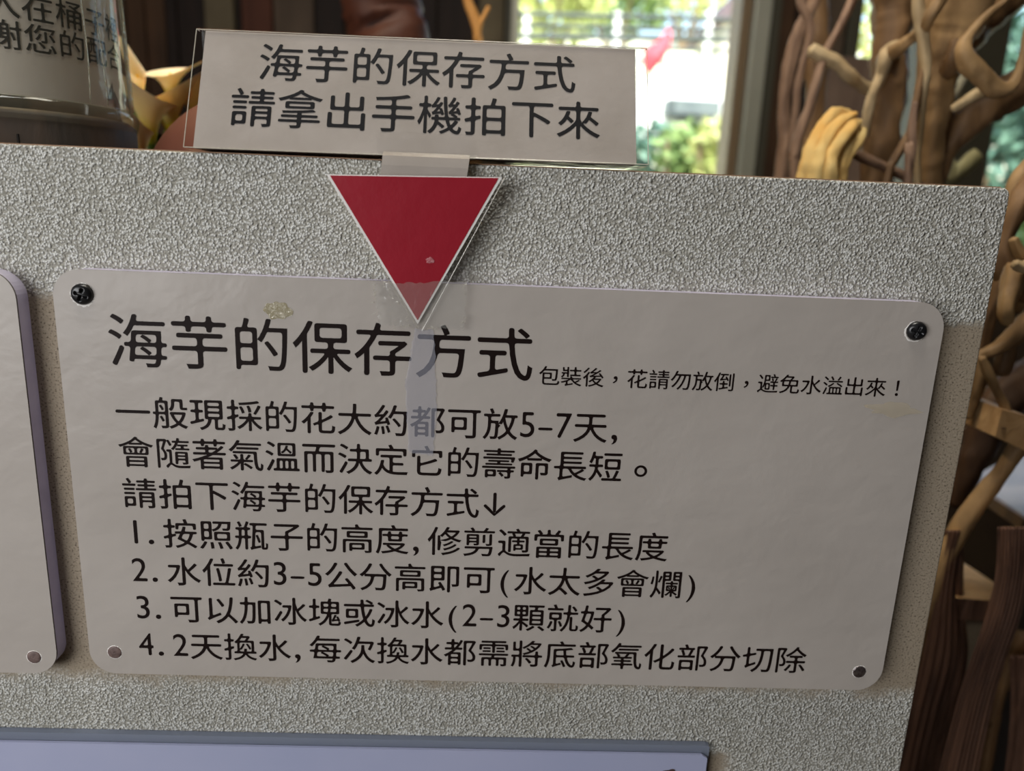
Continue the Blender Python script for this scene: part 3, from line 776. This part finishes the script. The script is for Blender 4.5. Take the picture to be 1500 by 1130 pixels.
# calla lilies
SPATHE = mat('calla_spathe', srgb(238, 214, 160), .45, 0, .4)
v = coords(SPATHE, kind='UV')
lk(SPATHE, ramp(SPATHE, nd(SPATHE, 'ShaderNodeSeparateXYZ').outputs[1], [(.0, srgb(84, 120, 20)), (.28, srgb(200, 176, 30)), (.50, srgb(236, 212, 140)), (1, srgb(244, 226, 192))]), bsdf(SPATHE).inputs['Base Color'])
sep = [n for n in SPATHE.node_tree.nodes if n.type == 'SEPXYZ'][0]; lk(SPATHE, v, sep.inputs[0])
bsdf(SPATHE).inputs['Subsurface Weight'].default_value = .15; bsdf(SPATHE).inputs['Subsurface Scale'].default_value = .005
STEMG = mat('calla_stem', srgb(76, 110, 34), .45); SPADIX = mat('spadix_yellow', srgb(232, 180, 40), .6)
vase_p = at(222, 230, .33)
def calla(base, top, r, yaw, open_=1.0, seed=0, tipk=.9, label='x'):
    """funnel spathe from base (throat) to top (mouth)"""
    root = thing('calla_lily', label, 'flower', (vase_p.x + .006 * math.cos(seed * 2.1), vase_p.y + .006 * math.sin(seed * 2.1), CT + .01), 'calla lilies on the counter')
    base, top = Vector(base), Vector(top); ax = (top - base); L = ax.length; ax.normalize()
    s = Vector((math.cos(yaw), math.sin(yaw), 0)); s = (s - ax * s.dot(ax)).normalized(); q = ax.cross(s)
    b = bmesh.new(); uvl = b.loops.layers.uv.new('UVMap'); nu, nv = 28, 14; rows = []
    for j in range(nv + 1):
        tq = j / nv; row = []
        for i in range(nu + 1):
            a = -PI + 2 * PI * i / nu * 1.04
            tip = max(0, math.cos(a)) ** 3
            rad = r * (.12 + .25 * tq + .75 * open_ * tq ** 3)
            h = L * tq * (.72 + .28 * (.5 + .5 * math.cos(a))) + tip * L * .30 * tipk * tq ** 3
            flare = tip * r * .9 * tq ** 4 - .0
            p = base + ax * (h - .25 * r * tq ** 6 * (1 - tip)) + (s * math.cos(a) + q * math.sin(a)) * rad + s * flare + (s * math.cos(a) + q * math.sin(a)) * .0015 * (i / nu)
            row.append(b.verts.new(p))
        rows.append(row)
    for j in range(nv):
        for i in range(nu):
            f = b.faces.new((rows[j][i], rows[j][i + 1], rows[j + 1][i + 1], rows[j + 1][i]))
            for l, (jj) in zip(f.loops, (j, j, j + 1, j + 1)): l[uvl].uv = (.5, jj / nv)
    link('spathe', b, SPATHE, root, True)
    link('spadix', tube_bm([(*(base + ax * L * .15), r * .10), (*(base + ax * L * .5), r * .12), (*(base + ax * L * .72), r * .07)], 10), SPADIX, root, True)
    g = Vector(root.location)
    link('stem', tube_bm(catmull([(*g, .0045), (*(g.lerp(base, .5) + Vector((0, 0, .01))), .0045), (*(base - ax * .01), .0045), (*(base + ax * .003), .0055)], 6), 10), STEMG, root, True)
FY = .30
fl_ = [((208, 170), (198, 84), .010, 2.6, .30, 'calla lily, a narrow half closed yellow green bud nearest the jar'),
       ((252, 150), (248, 90), .015, -.2, 1.15, 'calla lily with its cream lip highest of the group, tip pointing right'),
       ((220, 218), (212, 116), .021, -2.0, .75, 'calla lily with a broad pale front facing the viewer, beside the jar'),
       ((254, 204), (240, 118), .022, -.35, 1.1, 'calla lily with a yellow throat and a long lip sloping down right'),
       ((284, 200), (288, 118), .016, -1.0, .7, 'calla lily partly behind the clear sleeve of the card'),
       ((206, 250), (202, 170), .013, -1.6, .4, 'low pale calla lily just above the panel edge beside the jar')]
for i, (a, c, r, yaw, op, lb) in enumerate(fl_):
    Y = FY + (-.02, .03, -.03, 0, .01, -.05)[i]
    calla(at(a[0], a[1], Y), at(c[0], c[1], Y - .012), r, yaw, op, i, 1.0, lb)
vs_ = thing('flower_vase', 'dark green vase holding the calla lilies, hidden behind the panel', 'vase', (vase_p.x, vase_p.y, CT))
link('body', lathe_bm([(.03, 0), (.036, .01), (.034, .05), (.028, .075), (.030, .08), (.027, .08), (.025, .06), (.02, .008)], (vase_p.x, vase_p.y, CT), 40), mat('vase_glaze', srgb(38, 52, 34), .3), vs_, True)
b = bmesh.new()
for k, (x, y) in enumerate(((232, 196), (212, 200), (196, 192), (250, 205))):
    q = at(x, y, .29); g = Vector((vase_p.x + .008 * (k - 1.5), vase_p.y, CT + .05)); m_ = g.lerp(q, .6) + Vector((0, 0, .01))
    tube_bm(catmull([(*g, .003), (*m_, .010), (*q, .002)], 5), 8, bm=b, flat=.25)
link('leaf', b, mat('leaf_dark', srgb(30, 56, 18), .4), vs_, True, label='dark green leaves')

# ------------------------------------------------------------------ driftwood
def wood_thing(nm, lb, cat, limbs, m, group=None, ridg=.05):
    pts0 = px_path(limbs[0][0], 2); low = min((q for l in limbs for q in px_path(l[0], 1)), key=lambda q: q[2])
    root = thing(nm, lb, cat, (low[0], low[1], low[2]), group)
    for k, l in enumerate(limbs):
        pts, name = l[0], l[1]; mm = l[2] if len(l) > 2 else m
        link(name, tube_bm(px_path(pts, 6), 18, .22, ridg, k * 1.3 + len(lb)), mm, root, True)
    return root
D = 0.30
wood_thing('vine_stem', 'leftmost thick brown vine stem beside the dark window jamb', 'vine', [([(1215, -60, 8, .50), (1194, 0, 8, .50), (1176, 36, 9, .50), (1163, 70, 10, .50), (1153, 115, 9, .50), (1148, 160, 8, .50), (1150, 200, 10, .50), (1146, 255, 11, .50), (1130, 420, 12, .50), (1110, 640, 13, .5), (1080, 1000, 14, .5)], 'stem')], VINE, ridg=.08)
wood_thing('vine_stem', 'thin second vine stem rising close behind the leftmost one', 'vine', [([(1180, -60, 5, .47), (1172, 0, 6, .47), (1188, 40, 5, .47), (1177, 88, 5, .47), (1168, 130, 5.5, .47), (1165, 170, 5, .47), (1160, 213, 5, .47), (1164, 258, 6, .47), (1150, 480, 7, .47), (1110, 1000, 8, .47)], 'stem')], VINE)
wood_thing('vine_stem', 'slanting third vine stem crossing in front of the pale branch', 'vine', [([(1266, -50, 6, .40), (1248, 0, 6.5, .40), (1228, 43, 6, .40), (1212, 72, 6, .40), (1199, 107, 7, .40), (1188, 150, 7, .40), (1172, 192, 8, .40), (1164, 226, 8, .40), (1164, 258, 8, .40), (1160, 480, 9, .40), (1130, 1000, 9, .40)], 'stem')], VINE)
wood_thing('driftwood_root', 'broad dull brown root standing behind the three vine stems', 'driftwood', [([(1200, -60, 18, .62), (1198, 20, 16, .62), (1196, 70, 20, .62), (1195, 130, 14, .62), (1192, 200, 14, .62), (1188, 260, 15, .62), (1170, 700, 18, .62), (1150, 1100, 18, .62)], 'trunk')], DRIFT_R)
wood_thing('forked_driftwood', 'thick reddish brown driftwood trunk with a pale branch reaching left', 'driftwood', [
    ([(1318, -70, 40, .42), (1312, 0, 34, .42), (1308, 40, 27, .42), (1302, 75, 25, .42), (1304, 110, 26, .42), (1301, 150, 26, .42), (1294, 190, 25, .42), (1288, 232, 24, .42), (1282, 275, 23, .42), (1262, 520, 24, .42), (1230, 1000, 28, .42)], 'trunk', DRIFT_R),
    ([(1188, 72, 9, .40), (1208, 84, 10, .40), (1226, 92, 9, .40), (1243, 110, 9, .40), (1258, 122, 8, .41), (1276, 130, 9, .42), (1295, 124, 10, .42)], 'branch', DRIFT_P),
    ([(1318, 62, 8, .42), (1300, 78, 10, .385), (1296, 88, 10, .38), (1290, 110, 8, .385), (1280, 135, 7, .385), (1272, 165, 7, .39), (1268, 200, 6, .40)], 'burl', DRIFT_P),
    ([(1292, 90, 10, .41), (1307, 78, 11, .38), (1322, 66, 9, .36), (1340, 52, 8, .35), (1356, 30, 7, .33), (1366, 0, 7, .33), (1372, -50, 8, .33)], 'branch', DRIFT)], DRIFT)
wood_thing('tall_driftwood', 'tallest tan driftwood trunk, widening upward to the right', 'driftwood', [
    ([(1420, -70, 62, .33), (1402, 0, 50, .33), (1390, 45, 42, .33), (1379, 80, 32, .33), (1372, 120, 27, .33), (1369, 160, 23, .33), (1365, 200, 21, .33), (1361, 240, 20, .33), (1358, 280, 20, .33), (1350, 420, 21, .33), (1320, 900, 24, .33)], 'trunk'),
    ([(1350, -50, 9, .29), (1345, 0, 8, .29), (1350, 30, 9, .29), (1354, 70, 8, .29), (1356, 110, 7, .29), (1350, 150, 7, .295), (1346, 200, 6, .30), (1343, 240, 6, .30), (1342, 280, 7, .30)], 'ridge', DRIFT_P),
    ([(1392, -50, 12, .28), (1376, 0, 10, .28), (1362, 25, 9, .28), (1355, 45, 7, .29)], 'branch', DRIFT),
    ([(1500, -60, 32, .40), (1462, 0, 30, .40), (1432, 34, 26, .38), (1404, 68, 22, .36)], 'branch', DRIFT_R)], DRIFT)
wood_thing('curled_root', 'curled tan root bowing around a dark hollow at the upper right', 'driftwood', [
    ([(1488, -30, 5, .27), (1473, 0, 5, .27), (1447, 22, 6, .27), (1422, 50, 7, .27), (1412, 72, 12, .27), (1424, 96, 15, .27), (1444, 117, 14, .27), (1464, 130, 12, .27), (1482, 124, 9, .27), (1493, 104, 7, .27), (1500, 78, 6, .27), (1508, 40, 7, .27)], 'branch', DRIFT),
    ([(1400, 60, 10, .30), (1398, 84, 13, .30), (1388, 106, 12, .31)], 'branch', DRIFT_R)], DRIFT)
wood_thing('arched_root', 'wide reddish driftwood limb sloping down left below the curled root', 'driftwood', [
    ([(1560, 90, 30, .34), (1510, 118, 27, .34), (1470, 140, 25, .34), (1440, 160, 26, .34), (1415, 182, 24, .34), (1400, 205, 17, .34), (1386, 226, 12, .34), (1376, 262, 9, .33)], 'limb', DRIFT_R),
    ([(1396, 160, 6, .30), (1412, 150, 8, .30), (1434, 137, 9, .30), (1452, 132, 8, .29)], 'branch', DRIFT_P)], DRIFT_R)
wood_thing('pale_stick', 'pale grey green stick end leaning in the gap above the panel', 'driftwood', [([(1432, 228, 11, .50), (1412, 244, 12, .50), (1392, 262, 12, .50), (1360, 300, 12, .50), (1250, 1000, 12, .5)], 'stick')], wood('grey_green_wood', srgb(140, 138, 96), srgb(168, 164, 124), scale=40))
wood_thing('pale_stick', 'short pale stick between the tall trunk and the curled root', 'driftwood', [([(1426, 86, 9, .55), (1410, 112, 9, .55), (1396, 140, 9, .55), (1370, 190, 9, .55), (1270, 1000, 10, .55)], 'stick')], wood('grey_stick', srgb(150, 146, 124), srgb(176, 170, 148), scale=40))
wood_thing('thin_stick', 'thin pale ended stick lying across the foot of the forked trunk', 'driftwood', [([(1252, 224, 7, .31), (1266, 232, 8, .31), (1284, 240, 7.5, .31), (1308, 250, 7, .31), (1334, 264, 7, .31), (1380, 300, 7, .31)], 'stick')], VINE)
wood_thing('thin_stick', 'thin dark twig leaning between the two big trunks', 'driftwood', [([(1352, 100, 4, .29), (1342, 150, 6, .29), (1334, 190, 6, .29), (1322, 214, 6, .29), (1308, 240, 6, .29), (1300, 265, 6, .29), (1250, 520, 7, .29), (1200, 1050, 7, .29)], 'twig')], DRIFT_R)
wood_thing('thin_stick', 'upright twig hugging the left side of the tall trunk', 'driftwood', [([(1340, 150, 4, .27), (1336, 185, 6, .27), (1336, 215, 6, .27), (1332, 250, 6, .27), (1330, 280, 6, .27), (1310, 1000, 7, .27)], 'twig')], VINE)
# right of the panel
wood_thing('gnarled_root', 'gnarled tan root mass right of the panel above the dark gap', 'driftwood', [
    ([(1560, 200, 16, .22), (1516, 240, 14, .22), (1492, 266, 13, .22), (1478, 300, 9, .22)], 'branch', DRIFT),
    ([(1540, 420, 26, .20), (1500, 412, 27, .20), (1478, 398, 22, .20), (1468, 372, 13, .20), (1476, 340, 11, .20), (1494, 300, 16, .20), (1520, 262, 18, .21)], 'limb', DRIFT_R),
    ([(1490, 392, 17, .175), (1482, 420, 15, .17), (1474, 446, 12, .165), (1474, 464, 11, .165), (1476, 474, 7, .165)], 'knob', DRIFT),
    ([(1545, 446, 28, .21), (1508, 432, 27, .21), (1486, 414, 20, .21), (1470, 404, 11, .21)], 'limb', DRIFT),
    ([(1466, 408, 8, .20), (1458, 436, 11, .20), (1448, 466, 10, .20), (1440, 500, 8, .20), (1430, 530, 6, .20)], 'branch', DRIFT_R),
    ([(1520, 380, 9, .15), (1500, 392, 9, .15), (1486, 386, 6, .15)], 'branch', DRIFT_P),
    ([(1484, 350, 6, .16), (1494, 372, 8, .16), (1508, 392, 9, .16)], 'branch', DRIFT)], DRIFT, ridg=.09)
wood_thing('forked_root', 'pale tan forked root right of the panel, middle height', 'driftwood', [
    ([(1560, 440, 26, .19), (1520, 466, 22, .19), (1494, 484, 16, .19), (1472, 504, 12, .19), (1452, 516, 9, .19), (1434, 522, 7, .19)], 'limb', DRIFT),
    ([(1434, 520, 7, .19), (1432, 545, 10, .19), (1430, 570, 11, .19), (1424, 592, 8, .19), (1417, 612, 6, .19)], 'branch', DRIFT),
    ([(1438, 524, 5, .175), (1448, 548, 7, .175), (1460, 572, 6, .175), (1472, 596, 6, .175), (1482, 622, 7, .175)], 'branch', DRIFT),
    ([(1480, 500, 10, .20), (1472, 530, 12, .20), (1466, 548, 9, .20)], 'branch', DRIFT_R),
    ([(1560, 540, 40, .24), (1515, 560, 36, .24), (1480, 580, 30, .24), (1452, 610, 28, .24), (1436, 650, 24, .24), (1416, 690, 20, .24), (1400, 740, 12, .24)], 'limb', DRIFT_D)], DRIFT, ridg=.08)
sr = thing('sawn_root', 'tan driftwood with a square sawn face and a slanting leg below it', 'driftwood', at(1440, 775, .17))
a_, b_, c_, d_ = at(1468, 600, .165), at(1512, 612, .165), at(1504, 662, .165), at(1458, 640, .165)
link('sawn_end', prism_bm([(q.x, q.z) for q in (a_, b_, c_, d_)], .165, .215), CUT, sr, label='pale sawn face with a small knot')
link('knot', lathe_bm([(.0018, 0), (.0018, .0006)], (0, 0, 0), 16), mat('knot_dark', srgb(70, 48, 30), .7), sr).location = at(1470, 628, .1645) + Vector((0, 0, 0))
link('leg', tube_bm(px_path([(1500, 645, 16, .18), (1482, 668, 12, .18), (1466, 692, 12, .18), (1446, 716, 13, .18), (1424, 746, 14, .18), (1402, 780, 14, .18), (1370, 850, 14, .18), (1300, 1080, 15, .19)], 6), 16, .15, .05, 3), DRIFT, sr, True)
# shelf with papers behind
lg = thing('white_ledge', 'white ledge behind the driftwood at the right edge', 'shelf', at(1470, 720, .34))
def atz(px, py, z):
    d = RX * ((px - 750) / F) + DN * ((py - 565) / F) + FW
    return CAM + d * ((z - CAM.z) / d.z)
lz = at(1420, 700, .34).z
L4 = [atz(1420, 702, lz), atz(1520, 768, lz), atz(1640, 700, lz), atz(1530, 640, lz)]
def flat_prism(P, dz0, dz1):
    b = bmesh.new(); A = [b.verts.new((q.x, q.y, q.z + dz1)) for q in P]; B = [b.verts.new((q.x, q.y, q.z + dz0)) for q in P]
    b.faces.new(A); b.faces.new(list(reversed(B)))
    for i in range(len(P)): b.faces.new((A[i], B[i], B[(i + 1) % len(P)], A[(i + 1) % len(P)]))
    bmesh.ops.recalc_face_normals(b, faces=b.faces); return b
link('ledge_top', flat_prism(L4, -.003, 0), mat('ledge_white', srgb(196, 194, 206), .5), lg)
link('ledge_board', flat_prism(L4, -.014, -.003), mat('ledge_tan', srgb(120, 98, 74), .6), lg)
cq = sum(L4, Vector()) / 4
link('ledge_support', flat_prism([cq + (q - cq) * .5 + Vector((.06, .03, 0)) for q in L4], -lz, -.014), mat('ledge_dark_brown', srgb(60, 50, 42), .8), lg)  # support in one even dark brown
# dark weathered timbers, lower right
def timber(lb, px, Y0, Y1, m=CHAR, nm='weathered_post', grooves=9):
    """px: list of (y, xl, xr) outline rows; a slab with a grooved front"""
    P = []
    root = None; b = bmesh.new(); rows = []; N = grooves * 4
    for (y, xl, xr) in px:
        row = []
        for i in range(N + 1):
            s = i / N; g = .5 - .5 * math.cos(s * 2 * PI * grooves + .8 * math.sin(y * .013)); edge = 4 * s * (1 - s)
            q = at(xl + (xr - xl) * s, y, Y0 + (Y1 - Y0) * .35 * (1 - edge) + .0032 * g); row.append(b.verts.new(q))
        back = [b.verts.new(at(xl + (xr - xl) * (1 - s), y, Y1)) for s in (0, .5, 1)]
        rows.append(row + back)
    n = len(rows[0])
    for A, B in zip(rows, rows[1:]):
        for i in range(n): b.faces.new((A[i], A[(i + 1) % n], B[(i + 1) % n], B[i]))
    b.faces.new(rows[0]).material_index = 1; b.faces.new(list(reversed(rows[-1])))
    bmesh.ops.recalc_face_normals(b, faces=b.faces)
    bt = at((px[-1][1] + px[-1][2]) / 2, px[-1][0], Y0)
    r = thing(nm, lb, 'timber', bt); link('grooved_timber', b, [m, CUT], r, True); return r
def rows_(pts, k=8):
    C_2 = catmull([list(p) for p in pts], k); return C_2
timber('dark weathered post with deep wavy grain leaning at the lower right corner', rows_([(772, 1461, 1512), (840, 1458, 1506), (900, 1444, 1496), (960, 1424, 1476), (1020, 1404, 1458), (1080, 1388, 1444), (1140, 1372, 1432), (1300, 1330, 1400), (1900, 1160, 1250)]), .125, .165)
timber('dark splintered post close beside the panel edge', rows_([(777, 1384, 1418), (830, 1374, 1404), (880, 1362, 1400), (930, 1350, 1402), (980, 1338, 1400), (1060, 1322, 1378), (1140, 1306, 1360), (1300, 1270, 1330), (1900, 1120, 1190)]), .17, .20, grooves=5)
timber('blackened post filling the gap at the far lower right', rows_([(960, 1478, 1560), (1040, 1480, 1560), (1140, 1470, 1560), (1300, 1440, 1540), (1900, 1280, 1400)]), .20, .24, grooves=6)
timber('thin dark batten between the two leaning posts', rows_([(800, 1400, 1412), (880, 1396, 1412), (960, 1396, 1418), (1040, 1376, 1404), (1140, 1352, 1384), (1300, 1310, 1345), (1900, 1150, 1190)]), .215, .235, nm='batten', grooves=3)
tb = thing('split_block', 'split timber block with a pale grained top between the posts', 'timber', at(1430, 920, .26))
q0, q1, q2, q3 = at(1402, 875, .21), at(1450, 875, .21), at(1462, 862, .26), at(1402, 822, .30)
b = bmesh.new(); zt_ = q0.z
vs = [b.verts.new(p) for p in (at(1398, 876, .21), at(1448, 880, .21), at(1468, 862, .27), at(1402, 818, .34), at(1398, 908, .21), at(1448, 910, .21), at(1468, 905, .27), at(1402, 900, .34))]
f = b.faces.new(vs[:4]); f.material_index = 1
for i in range(4): b.faces.new((vs[i], vs[i + 4], vs[(i + 1) % 4 + 4], vs[(i + 1) % 4]))
b.faces.new(list(reversed(vs[4:]))); bmesh.ops.recalc_face_normals(b, faces=b.faces)
link('block', b, [CHAR, CUT], tb)
wood_thing('root_leg', 'dull grey brown root leg low behind the panel edge', 'driftwood', [([(1320, 980, 14, .30), (1344, 1040, 14, .30), (1362, 1090, 12, .30), (1372, 1140, 10, .30)], 'leg'), ([(1300, 1110, 18, .28), (1330, 1122, 16, .28), (1352, 1150, 14, .28), (1340, 1900, 16, .3)], 'foot')], DRIFT_R)
wood_thing('root_leg', 'small reddish root ends in the dark gap at the lower right', 'driftwood', [([(1500, 930, 14, .24), (1484, 960, 10, .24), (1466, 1010, 9, .24), (1452, 1060, 9, .24), (1440, 1140, 9, .24), (1300, 1900, 10, .24)], 'leg')], DRIFT_R)
# the brown shapes behind the card
wood_thing('reddish_stump', 'smooth dark reddish brown stump rising behind the strip card', 'driftwood', [([(556, -140, 52, .75), (554, -40, 54, .75), (560, 20, 58, .75), (572, 60, 60, .75), (580, 140, 62, .75), (580, 300, 62, .75), (560, 700, 66, .75), (540, 1350, 70, .75)], 'stump', wood('stump_red', srgb(66, 34, 22), srgb(80, 44, 30), scale=14, bd=.0006))], DRIFT_R, ridg=.02)
wood_thing('ochre_branch', 'curved ochre branch behind the card, left of the window frame', 'driftwood', [([(672, -60, 6, .70), (684, 0, 7, .70), (696, 28, 7, .70), (700, 58, 7, .70), (700, 110, 7, .70), (690, 600, 8, .7), (680, 1400, 8, .7)], 'branch'), ([(716, 10, 3, .70), (706, 30, 4, .70), (700, 44, 5, .70)], 'twig')], wood('ochre_wood', srgb(164, 118, 62), srgb(190, 142, 80), scale=30))
# yellow ribbed cloth tucked in the driftwood
cl = thing('yellow_cloth', 'bunched yellow cloth with soft ribs tucked beside the forked trunk', 'cloth', at(1210, 262, .27))
CLOTH = mat('yellow_cloth', srgb(236, 196, 116), .8, 0, .2)
v = coords(CLOTH)
lk(CLOTH, ramp(CLOTH, tex(CLOTH, v, 30, 3), [(.35, srgb(222, 196, 134)), (.7, srgb(216, 168, 92))]), bsdf(CLOTH).inputs['Base Color'])
lk(CLOTH, bump(CLOTH, tex(CLOTH, v, 900, 2), .0004), bsdf(CLOTH).inputs['Normal'])
for i, pts in enumerate([
    [(1240, 168, 9, .30), (1222, 170, 12, .29), (1206, 184, 11, .28), (1194, 206, 11, .275), (1184, 232, 11, .27), (1178, 262, 12, .27), (1172, 300, 11, .27)],
    [(1248, 172, 9, .29), (1232, 180, 11, .28), (1216, 196, 10, .27), (1205, 218, 10, .265), (1199, 242, 11, .26), (1196, 264, 12, .26), (1192, 300, 11, .26)],
    [(1256, 180, 8, .29), (1246, 190, 11, .275), (1232, 206, 11, .265), (1220, 226, 11, .26), (1216, 246, 12, .255), (1216, 266, 12, .255), (1214, 300, 11, .255)],
    [(1262, 190, 7, .29), (1256, 204, 9, .28), (1244, 220, 10, .27), (1236, 240, 10, .265), (1232, 262, 9, .265), (1230, 296, 8, .265)]]):
    link('fold', tube_bm(px_path(pts, 8), 20, .34, .04, i * 2.2), CLOTH, cl, True)
bpy.data.objects.remove(_fo)
